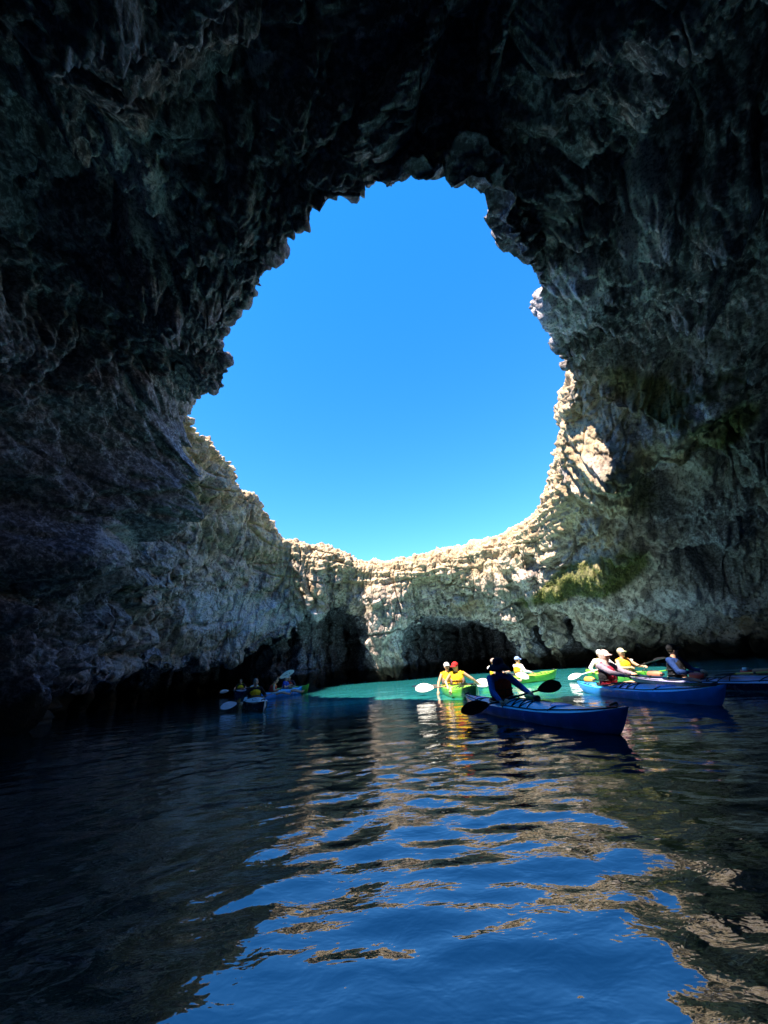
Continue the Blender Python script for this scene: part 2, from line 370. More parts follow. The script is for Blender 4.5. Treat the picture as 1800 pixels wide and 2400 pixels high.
# bounce light painted pale on far half, shade painted on near vault and left buttress
nn = noise3(x*.3+2, y*.3, z*.4)
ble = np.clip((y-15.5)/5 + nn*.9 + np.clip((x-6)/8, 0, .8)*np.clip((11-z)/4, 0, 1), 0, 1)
shade_cru = np.clip((15.5-y)/4 + nn*1.0, 0, 1)*np.clip((-x-2.5)/3 + nn, 0, 1) + np.clip((z-6.5)/2.5, 0, 1)*np.clip((9-y)/3+nn, 0, 1)*.85
# the mossy ledge over the right-hand kayaks and thinner growth above it
V_ = P - CAM; dep = V_ @ _F
sx_ = 900+FPX*(V_ @ _CX)/np.maximum(dep, .1); sy_ = 1200-FPX*(V_ @ _CY)/np.maximum(dep, .1)
def region(cx_, cy_, rx, ry, rot, d0, d1):
    c_, s_ = math.cos(rot), math.sin(rot); a_ = ((sx_-cx_)*c_+(sy_-cy_)*s_)/rx; b_ = (-(sx_-cx_)*s_+(sy_-cy_)*c_)/ry
    return np.clip(1.5-1.3*np.sqrt(a_*a_+b_*b_)+nn*.6+n1*.4, 0, 1)*(dep > d0)*(dep < d1)
m_main = np.maximum(region(1430, 1335, 150, 55, -.3, 12, 40), region(1290, 1395, 110, 38, -.35, 12, 40)*.8)*(T > .1)
shade_cru = np.clip(shade_cru + np.clip((T-1.02)*6, 0, 1) + region(1670, 1250, 180, 150, .1, 6, 40) + region(1530, 1130, 50, 160, -.2, 6, 40)*.8 + region(1560, 790, 230, 60, -.3, 4, 40)*.8 + region(1180, 560, 80, 70, 0, 4, 40) + region(1100, 150, 260, 160, 0, 3, 40) - region(380, 520, 240, 380, -.2, 3, 40)*.7, 0, 1)  # undercut insides painted darker for shade, plus dark crust patches on the right
pale_reg = np.maximum.reduce([region(1430, 1130, 70, 130, -.15, 6, 40), region(1590, 1020, 150, 60, -.6, 6, 40), region(1500, 500, 70, 260, 0, 3, 40)*.75, region(1340, 690, 90, 150, .5, 4, 40)*.75, region(590, 160, 75, 28, -.6, 3, 40), region(1375, 900, 60, 110, .2, 4, 40),
 region(1770, 480, 16, 50, 0, 3, 40), region(280, 1290, 60, 70, .3, 5, 40), region(700, 1290, 90, 60, .3, 10, 40)*.7, region(560, 1440, 190, 70, .1, 8, 40)*.7, region(950, 1470, 60, 90, 0, 12, 40)*.5, region(330, 420, 150, 260, -.2, 3, 40)*.5, region(1620, 1440, 180, 70, .1, 8, 40)*.6])*(1-.8*wea)*(T < 1.05)*np.where(y > 12, np.clip((rim_d-2.5)/2, 0, 1), 1)
mos = np.maximum.reduce([m_main, region(1530, 930, 150, 60, .5, 5, 40)*.75, region(1490, 1160, 90, 110, .3, 5, 40)*.5, region(1700, 1000, 160, 50, -.5, 5, 40)*.7, region(1560, 1550, 40, 60, 0, 5, 40)*.6, region(700, 1300, 90, 20, .4, 5, 40)*.6, region(470, 1150, 90, 30, .5, 5, 40)*.6])
rock = grid_mesh('cave_rock', P, True, rock_material(), {'weathered_sunlit': wea, 'bounce_lit': ble, 'shade_crust': shade_cru, 'moss': mos, 'pale_patch': pale_reg})
rock['kind'] = 'structure'
# tufts of moss and hanging plants on that ledge, far too many to count
rs = np.random.RandomState(5)
w_ = (m_main > .55) & (Nn @ (CAM - np.array([11., 24, 4])) > 0)
cand = np.flatnonzero(w_.reshape(-1)); Pf = P.reshape(-1, 3); Nf = Nn.reshape(-1, 3)
pick = rs.choice(cand, min(14000, len(cand)*3)); n_ = len(pick)
base = Pf[pick] + rs.normal(size=(n_, 3))*.04; dirn = Nf[pick]*.7 + rs.normal(size=(n_, 3))*.45; dirn[:, 2] -= .15
dirn /= np.linalg.norm(dirn, axis=1)[:, None]; ln = rs.uniform(.03, .09, n_)[:, None]
sdv = np.cross(dirn, rs.normal(size=(n_, 3))); sdv /= np.linalg.norm(sdv, axis=1)[:, None]; wd = rs.uniform(.008, .02, n_)[:, None]
mid_ = base + dirn*ln*.6; tip = base + dirn*ln; tip[:, 2] -= ln[:, 0]*.45
MV = np.stack([base-sdv*wd*.5, base+sdv*wd*.5, mid_+sdv*wd, mid_-sdv*wd, tip], 1).reshape(-1, 3)
k5 = np.arange(n_)*5
MF = [tuple(q) for q in np.stack([k5, k5+1, k5+2, k5+3], 1).tolist()] + [tuple(q) for q in np.stack([k5+3, k5+2, k5+4], 1).tolist()]
NM = NT('moss_leaf'); gm = NM.n('ShaderNodeNewGeometry'); rnd = NM.n('ShaderNodeTexNoise'); rnd.inputs['Scale'].default_value = 6; NM.l(gm.outputs['Position'], rnd.inputs['Vector'])
NM.l(NM.mix(NM.ramp(rnd.outputs['Fac'], .35, .65), (.06, .08, .018), (.20, .21, .05)), NM.p.inputs['Base Color']); NM.p.inputs['Roughness'].default_value = .8
mme = bpy.data.meshes.new('ledge_moss'); mme.from_pydata(MV.tolist(), [], MF); mme.materials.append(NM.m)
moss = bpy.data.objects.new('ledge_moss', mme); COL.objects.link(moss); moss['kind'] = 'stuff'
tag(moss, 'olive green moss and hanging plants on the ledge of the right wall', 'moss')
del Nn, disp, n1, n2, n3, n4, n5, n6, d1, d2

# ------------------------------------------------------------ water
def water_material():
    N = NT('sea_water')
    geo = N.n('ShaderNodeNewGeometry'); Pp = geo.outputs['Position']
    sp = N.n('ShaderNodeSeparateXYZ'); N.l(Pp, sp.inputs[0])
    sunpatch = N.math('ADD', sp.outputs[1], N.math('MULTIPLY', N.noise(Pp, .5, 4, .6, .5), 5.0))
    sunpatch = N.math('MINIMUM', sunpatch, N.math('MULTIPLY_ADD' if False else 'ADD', N.math('MULTIPLY', sp.outputs[0], 1.4), 18.5))
    body = N.mix(N.ramp(sunpatch, 10.5, 14.5), (.0012, .012, .016), (.018, .185, .205))  # shaded water darkened, turquoise where sun falls, put into the colour
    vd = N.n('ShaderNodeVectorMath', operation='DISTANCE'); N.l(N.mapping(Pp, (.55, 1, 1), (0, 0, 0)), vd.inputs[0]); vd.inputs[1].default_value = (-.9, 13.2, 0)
    body = N.mix(N.ramp(N.math('ADD', vd.outputs['Value'], N.math('MULTIPLY', N.noise(Pp, 1.6, 4, .6), 1.2)), 2.2, .8), body, (.03, .42, .38))  # sunlit pool painted as a brighter turquoise patch
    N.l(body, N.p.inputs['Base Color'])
    N.p.inputs['Roughness'].default_value = .02
    N.p.inputs['IOR'].default_value = 2.3; N.p.inputs['Specular Tint'].default_value = (.80, .92, 1, 1)
    a = N.noise(N.mapping(Pp, (1.0, 1.6, 1)), 5.5, 3, .5, .3)
    b2 = N.noise(N.mapping(Pp, (1.0, 1.4, 1)), 17.0, 2, .5, .2)
    h = N.math('ADD', N.math('MULTIPLY', a, .006), N.math('MULTIPLY', b2, .0006))
    b = N.n('ShaderNodeBump'); b.inputs['Strength'].default_value = 1.0; b.inputs['Distance'].default_value = 1.0
    N.l(h, b.inputs['Height']); N.l(b.outputs[0], N.p.inputs['Normal'])
    return N.m
nr, na = 500, 430
rad = np.concatenate([[0.0], np.geomspace(.35, 62, nr-1)])
# the near sheet is a fan around the camera's foot so ripples stay finely cut
ang = np.radians(np.concatenate([np.linspace(-50, 230, na-30), np.linspace(231, 309, 30)]))
rg, ag = np.meshgrid(rad, ang, indexing='ij')
wx_, wy_ = (rg*np.cos(ag)).astype(np.float32), (rg*np.sin(ag)).astype(np.float32)
o0 = np.zeros_like(wx_)
fade = np.clip(1.2 - rg/45, .25, 1)
q1 = noise3(wx_*.5, wy_*.5, o0+5); q2 = noise3(wx_*.5+9, wy_*.5, o0+6)
wz_ = noise3(wx_*.8, wy_*1.0, o0+.3)*.008 + noise3(wx_*2.0+wy_*.5+3+q1, wy_*2.7+q2, o0+1.3)*.0115 + noise3(wx_*4.4-wy_*.9+q2*2, wy_*5.8+2+q1*2, o0+2.3)*.0095*(1+q1) + noise3(wx_*8+q1*3, wy_*11+2, o0+3.3)*.0042*np.clip((rg-1.9)/2.5, .1, 1)
wz_ = wz_*fade
PW = np.stack([wx_, wy_, wz_], -1).transpose(1, 0, 2)
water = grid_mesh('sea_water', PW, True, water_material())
water['kind'] = 'structure'

# ------------------------------------------------------------ plain materials of the things
_M = {}
def mat(name, col, rough=.5, spec=.5, wear=.12, scale=9.0):
    if name in _M: return _M[name]
    N = NT(name)
    tc = N.n('ShaderNodeTexCoord')
    n = N.noise(tc.outputs['Object'], scale, 5, .65)
    d = tuple(c*(1-wear*2.2) for c in col); l = tuple(min(1, c*(1+wear)) for c in col)
    N.l(N.mix(N.ramp(n, .3, .7), d, l), N.p.inputs['Base Color'])
    N.l(N.math('ADD', N.math('MULTIPLY', n, .2), rough-.1), N.p.inputs['Roughness'])
    N.p.inputs['Specular IOR Level'].default_value = spec
    _M[name] = N.m; return N.m
def cloth(name, col, scale=14.0):
    if name in _M: return _M[name]
    N = NT(name)
    tc = N.n('ShaderNodeTexCoord')
    n = N.noise(tc.outputs['Object'], scale, 4, .6, .8)
    d = tuple(c*.72 for c in col)
    N.l(N.mix(N.ramp(n, .35, .65), d, col), N.p.inputs['Base Color'])
    N.p.inputs['Roughness'].default_value = .85; N.p.inputs['Specular IOR Level'].default_value = .15
    b = N.n('ShaderNodeBump'); b.inputs['Distance'].default_value = .03; b.inputs['Strength'].default_value = .8
    N.l(n, b.inputs['Height']); N.l(b.outputs[0], N.p.inputs['Normal'])
    _M[name] = N.m; return N.m
SKIN = mat('skin', (.52, .30, .20), .5, .3, .06)
BLACK = mat('black_plastic', (.012, .012, .014), .45)
ROPE = mat('black_cord', (.015, .016, .02), .8, .2)
DARKIN = mat('dark_cockpit', (.02, .02, .022), .7)
EYE = mat('dark_eye', (.02, .015, .012), .3)
LIP = mat('lip', (.30, .12, .10), .5)

def mesh_obj(name, verts, faces, m, parent=None, smooth=True):
    me = bpy.data.meshes.new(name); me.from_pydata([tuple(map(float, v)) for v in verts], [], faces)
    bm = bmesh.new(); bm.from_mesh(me); bmesh.ops.recalc_face_normals(bm, faces=bm.faces); bm.to_mesh(me); bm.free()
    if smooth:
        for p in me.polygons: p.use_smooth = True
    me.materials.append(m)
    o = bpy.data.objects.new(name, me); COL.objects.link(o)
    if parent: o.parent = parent
    return o
def empty(name, M):
    o = bpy.data.objects.new(name, None); COL.objects.link(o); o.matrix_world = M; o.empty_display_size = .1
    return o
def tube_geo(pts, r, n=6, V=None, Fc=None):
    V = [] if V is None else V; Fc = [] if Fc is None else Fc
    pts = [Vector(p) for p in pts]; b0 = len(V)
    for i, p in enumerate(pts):
        t = (pts[min(i+1, len(pts)-1)] - pts[max(i-1, 0)]).normalized()
        a = t.cross(Vector((0, 0, 1))) if abs(t.z) < .95 else t.cross(Vector((1, 0, 0)))
        a.normalize(); b = t.cross(a); ri = r[i] if isinstance(r, (list, tuple)) else r
        for k in range(n):
            q = 2*math.pi*k/n; V.append(p + a*math.cos(q)*ri + b*math.sin(q)*ri)
    for i in range(len(pts)-1):
        for k in range(n):
            Fc.append((b0+i*n+k, b0+i*n+(k+1) % n, b0+(i+1)*n+(k+1) % n, b0+(i+1)*n+k))
    Fc.append(tuple(b0+k for k in range(n))); Fc.append(tuple(b0+(len(pts)-1)*n+k for k in range(n)))
    return V, Fc
def tube(name, pts, r, m, parent=None, n=6):
    V, Fc = tube_geo(pts, r, n); return mesh_obj(name, V, Fc, m, parent)

# solid body shapes: tapered capsules and ellipsoids fused into one skin
def _capsule(a, b, ra, rb, V, Fc, n=12, sx=1.0, side=None):
    a = Vector(a); b = Vector(b); t = b-a; L = t.length; t = t.normalized() if L > 1e-6 else Vector((0, 0, 1))
    u = side if side is not None else (t.cross(Vector((0, 1, 0))) if abs(t.y) < .9 else t.cross(Vector((1, 0, 0))))
    u = (u - t*u.dot(t)).normalized(); w = t.cross(u)
    rings = []
    for k in range(1, 5):
        q = math.pi/2*(1-k/4.0); rings.append((a - t*math.sin(q)*ra, math.cos(q)*ra))
    for k in range(0, 4):
        q = math.pi/2*k/4.0; rings.append((b + t*math.sin(q)*rb, math.cos(q)*rb))
    b0 = len(V); V.append(a - t*ra)
    for c, r in rings:
        for k in range(n):
            q = 2*math.pi*k/n; V.append(c + u*math.cos(q)*r*sx + w*math.sin(q)*r)
    V.append(b + t*rb)
    for k in range(n): Fc.append((b0, b0+1+(k+1) % n, b0+1+k))
    for i in range(len(rings)-1):
        for k in range(n):
            Fc.append((b0+1+i*n+k, b0+1+i*n+(k+1) % n, b0+1+(i+1)*n+(k+1) % n, b0+1+(i+1)*n+k))
    e = len(V)-1; l = b0+1+(len(rings)-1)*n
    for k in range(n): Fc.append((e, l+k, l+(k+1) % n))
def _ell(c, r, V, Fc, R=None, n=14, m_=10):
    b0 = len(V); c = Vector(c)
    P_ = lambda v: c + (R @ v if R else v)
    V.append(P_(Vector((0, 0, r[2]))))
    for i in range(1, m_):
        a = math.pi*i/m_
        for k in range(n):
            q = 2*math.pi*k/n; V.append(P_(Vector((r[0]*math.sin(a)*math.cos(q), r[1]*math.sin(a)*math.sin(q), r[2]*math.cos(a)))))
    V.append(P_(Vector((0, 0, -r[2]))))
    for k in range(n): Fc.append((b0, b0+1+k, b0+1+(k+1) % n))
    for i in range(m_-2):
        for k in range(n): Fc.append((b0+1+i*n+k, b0+1+(i+1)*n+k, b0+1+(i+1)*n+(k+1) % n, b0+1+i*n+(k+1) % n))
    e = len(V)-1; l = b0+1+(m_-2)*n
    for k in range(n): Fc.append((e, l+(k+1) % n, l+k))
def fuse(name, V, Fc, voxel, m, parent, smooth=3):
    me = bpy.data.meshes.new(name); me.from_pydata([tuple(v) for v in V], [], Fc)
    t = bpy.data.objects.new('tmp', me); COL.objects.link(t)
    md = t.modifiers.new('r', 'REMESH'); md.mode = 'VOXEL'; md.voxel_size = voxel
    if smooth:
        s = t.modifiers.new('s', 'SMOOTH'); s.factor = .5; s.iterations = smooth
    dg = bpy.context.evaluated_depsgraph_get()
    out = bpy.data.meshes.new_from_object(t.evaluated_get(dg)); out.name = name
    bpy.data.objects.remove(t); bpy.data.meshes.remove(me)
    for p in out.polygons: p.use_smooth = True
    out.materials.clear(); out.materials.append(m)
    o = bpy.data.objects.new(name, out); COL.objects.link(o); o.parent = parent
    return o

# ------------------------------------------------------------ people
def ik(s, h, l1, l2, pole):
    s = Vector(s); h = Vector(h); d = h-s; D = d.length
    if D > (l1+l2)*.985: h = s + d*((l1+l2)*.985/D); d = h-s; D = d.length
    a = (l1*l1 - l2*l2 + D*D)/(2*D); hh = math.sqrt(max(0, l1*l1-a*a)); t = d/D
    p = Vector(pole); p = (p - t*p.dot(t)).normalized()
    return s + t*a + p*hh, h
def person(M, label, hands, shirt, sleeve='long', vest=None, vest_side=None, hat=None, hat_col=None, hair=(.06,.04,.03), glasses=False,
           lean=0.0, twist=0.0, head_yaw=0.0, head_pitch=0.0, scale=1.0, fine=False, group='kayakers sitting in their kayaks', collar=None, skin=None):
    """a seated kayaker; x is forward, origin on the seat; hands: two points for (left, right) in the same frame"""
    root = empty('person', M @ Matrix.Scale(scale, 4)); tag(root, label, 'person', group)
    vx = .0085 if fine else .013
    skin = skin or SKIN
    Rt = Matrix.Rotation(lean, 3, 'Y') @ Matrix.Rotation(twist, 3, 'Z')
    hip = Vector((0, 0, .10))
    T_ = lambda x, y, z: hip + Rt @ Vector((x, y, z-.10))
    chest = T_(0, 0, .42); neck0 = T_(0, 0, .56); neck1 = T_(.015, 0, .64)
    Rh = Rt @ Matrix.Rotation(head_yaw, 3, 'Z') @ Matrix.Rotation(head_pitch - lean*.6, 3, 'Y')
    hc = neck1 + Rh @ Vector((.02, 0, .105))
    Hd = lambda x, y, z: hc + Rh @ Vector((x, y, z))
    sh = [T_(0, .185, .545), T_(0, -.185, .545)]
    inv = 1.0/scale
    arms = []
    for i, sg in enumerate((1, -1)):
        pole = Rt @ Vector((-.35, sg*.75, -.6))
        e, h = ik(sh[i], Vector(hands[i])*inv, .29, .26, pole); arms.append((sh[i], e, h))
    yax = Rt @ Vector((0, 1, 0))
    # body
    V, Fc = [], []
    _capsule(T_(0, 0, .12), T_(0, 0, .30), .135, .12, V, Fc, side=yax, sx=1.25)
    _capsule(T_(0, 0, .30), T_(.005, 0, .46), .12, .125, V, Fc, side=yax, sx=1.4)
    _capsule(T_(0, .1, .53), T_(0, -.1, .53), .075, .075, V, Fc)
    _capsule(neck0, neck1, .062, .056, V, Fc)
    _ell(Hd(0, 0, .01), (.098, .078, .118), V, Fc, Rh)
    _capsule(Hd(.05, 0, -.075), Hd(.03, 0, -.05), .04, .05, V, Fc)          # jaw
    _capsule(Hd(.092, 0, .015), Hd(.115, 0, -.015), .010, .015, V, Fc)      # nose
    for sg in (1, -1): _ell(Hd(-.005, sg*.08, 0), (.02, .012, .032), V, Fc, Rh)
    for i, (s, e, h) in enumerate(arms):
        sg = 1 if i == 0 else -1
        _capsule(s, e, .056, .042, V, Fc); _capsule(e, h, .042, .028, V, Fc)
        d = (h-e).normalized(); side = d.cross(Vector((0, 0, 1))); side = side.normalized() if side.length > .1 else Vector((0, 1, 0))
        nrm = side.cross(d).normalized()
        palm = h + d*.05
        _capsule(h + d*.015, palm + d*.02, .026, .028, V, Fc, side=side, sx=1.5)
        for k, (off, ln) in enumerate(((-.033, .055), (-.011, .065), (.011, .062), (.033, .048))):
            a = palm + d*.028 + side*off; b = a + d*ln*.6 - nrm*.012; c = b + d*.008 - nrm*ln*.55
            _capsule(a, b, .0105, .010, V, Fc, n=8); _capsule(b, c, .010, .0085, V, Fc, n=8)
        a = h + d*.03 + side*(.035*sg); b = a + side*(.02*sg) - nrm*.03 + d*.03
        _capsule(a, b, .0125, .010, V, Fc, n=8)
    for sg in (1, -1):
        k = Vector((.46, sg*.13, .17)); f = Vector((.86, sg*.11, .06))
        _capsule(hip + Vector((0, sg*.09, -.005)), k, .08, .055, V, Fc); _capsule(k, f, .052, .036, V, Fc)
        _capsule(f, f + Vector((.05, 0, .07)), .036, .03, V, Fc)
    fuse('body', V, Fc, vx, skin, root)
    for sg in (1, -1):
        V, Fc = [], []; _ell(Hd(.088, sg*.032, .022), (.010, .014, .008), V, Fc, Rh, 8, 6); mesh_obj('eye', V, Fc, EYE, root)
    V, Fc = [], []; _capsule(Hd(.096, .022, -.048), Hd(.096, -.022, -.048), .007, .007, V, Fc, 8); mesh_obj('mouth', V, Fc, LIP, root)
    # shirt
    V, Fc = [], []
    _capsule(T_(0, 0, .13), T_(0, 0, .30), .150, .135, V, Fc, side=yax, sx=1.25)
    _capsule(T_(0, 0, .30), T_(.005, 0, .46), .135, .138, V, Fc, side=yax, sx=1.4)
    _capsule(T_(0, .11, .525), T_(0, -.11, .525), .088, .088, V, Fc)
    for s, e, h in arms:
        if sleeve == 'long': _capsule(s, e, .070, .055, V, Fc); _capsule(e, h - (h-e)*.04, .055, .040, V, Fc)
        elif sleeve == 'short': _capsule(s, s + (e-s)*.55, .072, .062, V, Fc)
        else: _capsule(s, s + (e-s)*.08, .06, .05, V, Fc)
    if collar: _capsule(neck0, neck0 + (neck1-neck0)*.8, .078, .07, V, Fc)
    fuse('shirt', V, Fc, vx*1.15, shirt, root)
    if vest:
        V, Fc = [], []
        _capsule(T_(0, 0, .22), T_(.005, 0, .42), .168, .165, V, Fc, side=yax, sx=1.22)
        for sg in (1, -1):
            _capsule(T_(.07, sg*.085, .44), T_(.0, sg*.105, .585), .062, .045, V, Fc)
            _capsule(T_(-.08, sg*.085, .44), T_(.0, sg*.105, .585), .055, .045, V, Fc)
        v_ = fuse('life_jacket', V, Fc, vx*1.2, vest, root)
        if vest_side:
            V, Fc = [], []
            for sg in (1, -1):
                V, Fc = [], []; _ell(T_(.015, sg*.165, .33), (.11, .058, .115), V, Fc, Rt); mesh_obj('side_panel', V, Fc, vest_side, v_)
        V, Fc = [], []
        for zz in (.26, .36):
            ring = [T_(.178*math.cos(q)*1.02, .225*math.sin(q)*.95, zz) for q in np.linspace(0, 2*math.pi, 25)]
            tube_geo(ring, .009, 5, V, Fc)
        mesh_obj('strap', V, Fc, BLACK, v_)
        V, Fc = [], []; tube_geo([T_(.17, 0, .24), T_(.175, 0, .40)], .007, 5, V, Fc); mesh_obj('zip', V, Fc, BLACK, v_)
    # hair
    if hair:
        V, Fc = [], []
        _ell(Hd(-.018, 0, .035), (.098, .088, .105), V, Fc, Rh)
        hm = cloth('hair_%d_%d' % (hair[0]*100, hair[2]*100), hair, 60)
        fuse('hair', V, Fc, vx, hm, root, 2)
    if hat == 'cap' or hat == 'hood':
        V, Fc = [], []
        _ell(Hd(-.008, 0, .05), (.112, .095, .095), V, Fc, Rh)
        if hat == 'hood':
            _capsule(Hd(-.03, 0, .03), Hd(-.04, 0, -.06), .105, .095, V, Fc)
            _capsule(Hd(-.04, 0, -.06), T_(-.03, 0, .56), .095, .13, V, Fc)
        o = fuse('sun_hood' if hat == 'hood' else 'cap', V, Fc, vx, hat_col, root, 2)
        vs_ = []; n = 12
        for i in range(n):
            q = -1.15 + 2.3*i/(n-1)
            for r_, zz in ((.085, .055), (.165 - .02*abs(q), .035 - .02*q*q)):
                for dz in (0, .010): vs_.append(Hd(.012 + r_*math.cos(q)*1.02, r_*math.sin(q)*.78, zz+dz))
        fs = []
        for i in range(n-1):
            a, b = i*4, (i+1)*4
            fs += [(a, b, b+2, a+2), (a+1, a+3, b+3, b+1), (a+2, b+2, b+3, a+3), (a, a+1, b+1, b)]
        fs += [(0, 2, 3, 1), ((n-1)*4, (n-1)*4+1, (n-1)*4+3, (n-1)*4+2)]
        mesh_obj('cap_brim', vs_, fs, hat_col, o)
    if hat == 'brim':
        prof = [(0, .15), (.05, .148), (.085, .135), (.10, .10), (.106, .045), (.13, .03), (.165, .005), (.20, -.035), (.215, -.06), (.21, -.066), (.16, -.012), (.105, .02), (.095, .02)]
        n = 28; vs_ = []; fs = []
        for r_, zz in prof:
            for k in range(n):
                q = 2*math.pi*k/n; wv = .014*math.sin(3*q+1)*(r_ > .12); vs_.append(Hd(r_*math.cos(q)*1.03, r_*math.sin(q), zz+wv))
        for i in range(len(prof)-1):
            for k in range(n): fs.append((i*n+k, i*n+(k+1) % n, (i+1)*n+(k+1) % n, (i+1)*n+k))
        mesh_obj('sun_hat', vs_, fs, hat_col, root)
    if glasses:
        V, Fc = [], []
        for sg in (1, -1): _ell(Hd(.096, sg*.034, .022), (.010, .030, .018), V, Fc, Rh, 10, 6)
        tube_geo([Hd(.098, .03, .026), Hd(.104, 0, .028), Hd(.098, -.03, .026)], .004, 5, V, Fc)
        mesh_obj('sunglasses', V, Fc, BLACK, root)
    return root

# ------------------------------------------------------------ kayaks
def kayak(bow, stern, label, hull_m, deck_m, seats, beam=.58, zb=.34, zs=.27, wide=False, rigging=True, bow_m=None, group='sea kayaks on the cave pool', hatch_m=None, toggles=True, side_z=.15):
    """bow and stern: points on the water plan; seats: distances from the bow of each cockpit centre"""
    bow = Vector((bow[0], bow[1], 0)); stern = Vector((stern[0], stern[1], 0))
    d = (bow-stern); L = d.length; mid = (bow+stern)/2
    M = Matrix.Translation(mid) @ Matrix.Rotation(math.atan2(d.y, d.x), 4, 'Z')
    root = empty('sea_kayak', M); tag(root, label, 'kayak', group)
    hb = beam/2
    def bt(u): return hb*max(0.0, 1-abs(u)**2.3)**.95 + .012
    def sheer(u): return side_z + ((zb-side_z) if u > 0 else (zs-side_z))*abs(u)**3.2
    def crown(u): return (.11 if u > -.1 else .07)*max(0, 1-abs(u)**1.6)
    def keel(u):
        a = abs(u); return -.09 + (sheer(u)-.02+.09)*max(0, (a-.80)/.20)**1.9
    nx = 90; nv = 11
    us = [math.sin(math.pi/2*(-1+2*i/(nx-1))) for i in range(nx)]
    V, Fc = [], []
    for u in us:
        s_, k_ = sheer(u), keel(u); b = bt(u); bb = b*.78*max(0.02, 1-max(0, (abs(u)-.55)/.45)**1.5)
        # section from port sheer down round the keel to starboard sheer
        pts = [(b, s_), (b*1.0, s_-.012), (b*.985, s_*.55+k_*.45), (bb*1.02, s_*.12+k_*.88), (bb*.55, k_+.02*(1-abs(u))), (0, k_)]
        for (yy, zz) in pts + [(-a, c) for a, c in reversed(pts[:-1])]: V.append((u*L/2, yy, zz))
    n = nv
    for i in range(nx-1):
        for j in range(n-1): Fc.append((i*n+j, i*n+j+1, (i+1)*n+j+1, (i+1)*n+j))
    hull = mesh_obj('hull', V, Fc, hull_m, root)
    if bow_m:
        hull.data.materials.append(bow_m)
        for p in hull.data.polygons:
            if p.center.x > L/2*.90 and p.center.y > 0: p.material_index = 1  # one bow side paler, its light painted into the hull
    def dz(u, t): return sheer(u) + .004 + crown(u)*(1-abs(t)**2.2)
    seat_x = [L/2 - s for s in seats]
    ca, cb = (.46, .235) if wide else (.40, .215)
    V, Fc = [], []; nd = 25
    for u in us:
        for j in range(nd):
            t = -1+2*j/(nd-1); V.append((u*L/2, bt(u)*t*1.005, dz(u, t)))
    for i in range(nx-1):
        for j in range(nd-1):
            x_ = (us[i]+us[i+1])*L/4; y_ = bt((us[i]+us[i+1])/2)*(-1+2*(j+.5)/(nd-1))
            if any(((x_-sx)/ca)**2 + (y_/cb)**2 < .93 for sx in seat_x): continue
            Fc.append((i*nd+j, i*nd+j+1, (i+1)*nd+j+1, (i+1)*nd+j))
    deck = mesh_obj('deck', V, Fc, deck_m, root)
    zdk = lambda x_, y_: dz(x_/(L/2), min(1, abs(y_)/bt(x_/(L/2))))
    for sx in seat_x:
        ring = [(sx+ca*math.cos(q), cb*math.sin(q), zdk(sx+ca*math.cos(q), cb*math.sin(q))+.018 + .02*max(0, math.cos(q))) for q in np.linspace(0, 2*math.pi, 37)]
        tube('coaming', ring, .016, BLACK, deck, 6)
        V, Fc = [], []; nn = 24
        for lv, (f_, z_) in enumerate(((1.0, None), (.96, .08), (.85, .02), (.0, .0))):
            for k in range(nn):
                q = 2*math.pi*k/nn; xx, yy = sx+ca*math.cos(q), cb*math.sin(q)
                V.append((sx+ca*math.cos(q)*f_, yy*f_, (zdk(xx, yy)+.01) if z_ is None else z_))
        for lv in range(3):
            for k in range(nn): Fc.append((lv*nn+k, lv*nn+(k+1) % nn, (lv+1)*nn+(k+1) % nn, (lv+1)*nn+k))
        mesh_obj('cockpit', V, Fc, DARKIN, deck)
        V, Fc = [], []
        _ell((sx-.20, 0, .20), (.035, .17, .12), V, Fc); mesh_obj('backrest', V, Fc, BLACK, root)
    front = max(seat_x)+ca; rear = min(seat_x)-ca
    # oval hatch covers
    hs_ = [(front + (L/2-front)*.50, .20)] + ([(rear - (rear+L/2)*.42, .20)] if rear + L/2 > 1.0 else [])
    for hx, ha in hs_:
        V, Fc = [], []; nn = 20; hbw = min(.13, bt(hx/(L/2))*.62)
        V.append((hx, 0, zdk(hx, 0)+.020))
        for f_, up in ((.55, .019), (.9, .016), (1.0, .0)):
            for k in range(nn):
                q = 2*math.pi*k/nn; xx, yy = hx+ha*math.cos(q)*f_, hbw*math.sin(q)*f_; V.append((xx, yy, zdk(xx, yy)+up))
        for k in range(nn): Fc.append((0, 1+k, 1+(k+1) % nn))
        for lv in range(2):
            for k in range(nn): Fc.append((1+lv*nn+k, 1+lv*nn+(k+1) % nn, 1+(lv+1)*nn+(k+1) % nn, 1+(lv+1)*nn+k))
        mesh_obj('hatch_cover', V, Fc, hatch_m or BLACK, deck)
    if rigging:
        def path(ps, k=7):
            out = []
            for a, b in zip(ps[:-1], ps[1:]):
                for i in range(k): t = i/k; out.append((a[0]+(b[0]-a[0])*t, a[1]+(b[1]-a[1])*t))
            out.append(ps[-1]); return [(x_, y_, zdk(x_, y_)+.008) for x_, y_ in out]
        e = .9
        W_ = lambda x_: bt(x_/(L/2))*e
        lines = []
        for sg in (1, -1):
            lines.append(path([(front-.05, sg*W_(front-.05)), (front+.5, sg*W_(front+.5)), (front+1.0 if front+1.0 < L/2 else L/2*.9, sg*W_(min(front+1., L/2*.9))), (L/2*.95, sg*W_(L/2*.95))], 8))
            lines.append(path([(rear, sg*W_(rear)), (-L/2*.93, sg*W_(-L/2*.93))], 10))
        x0 = front+.08
        for k in range(3):
            a, b = x0+.22*k, x0+.22*(k+1)
            if b > L/2*.85: break
            lines.append(path([(a, W_(a)), (b, -W_(b))])); lines.append(path([(a, -W_(a)), (b, W_(b))]))
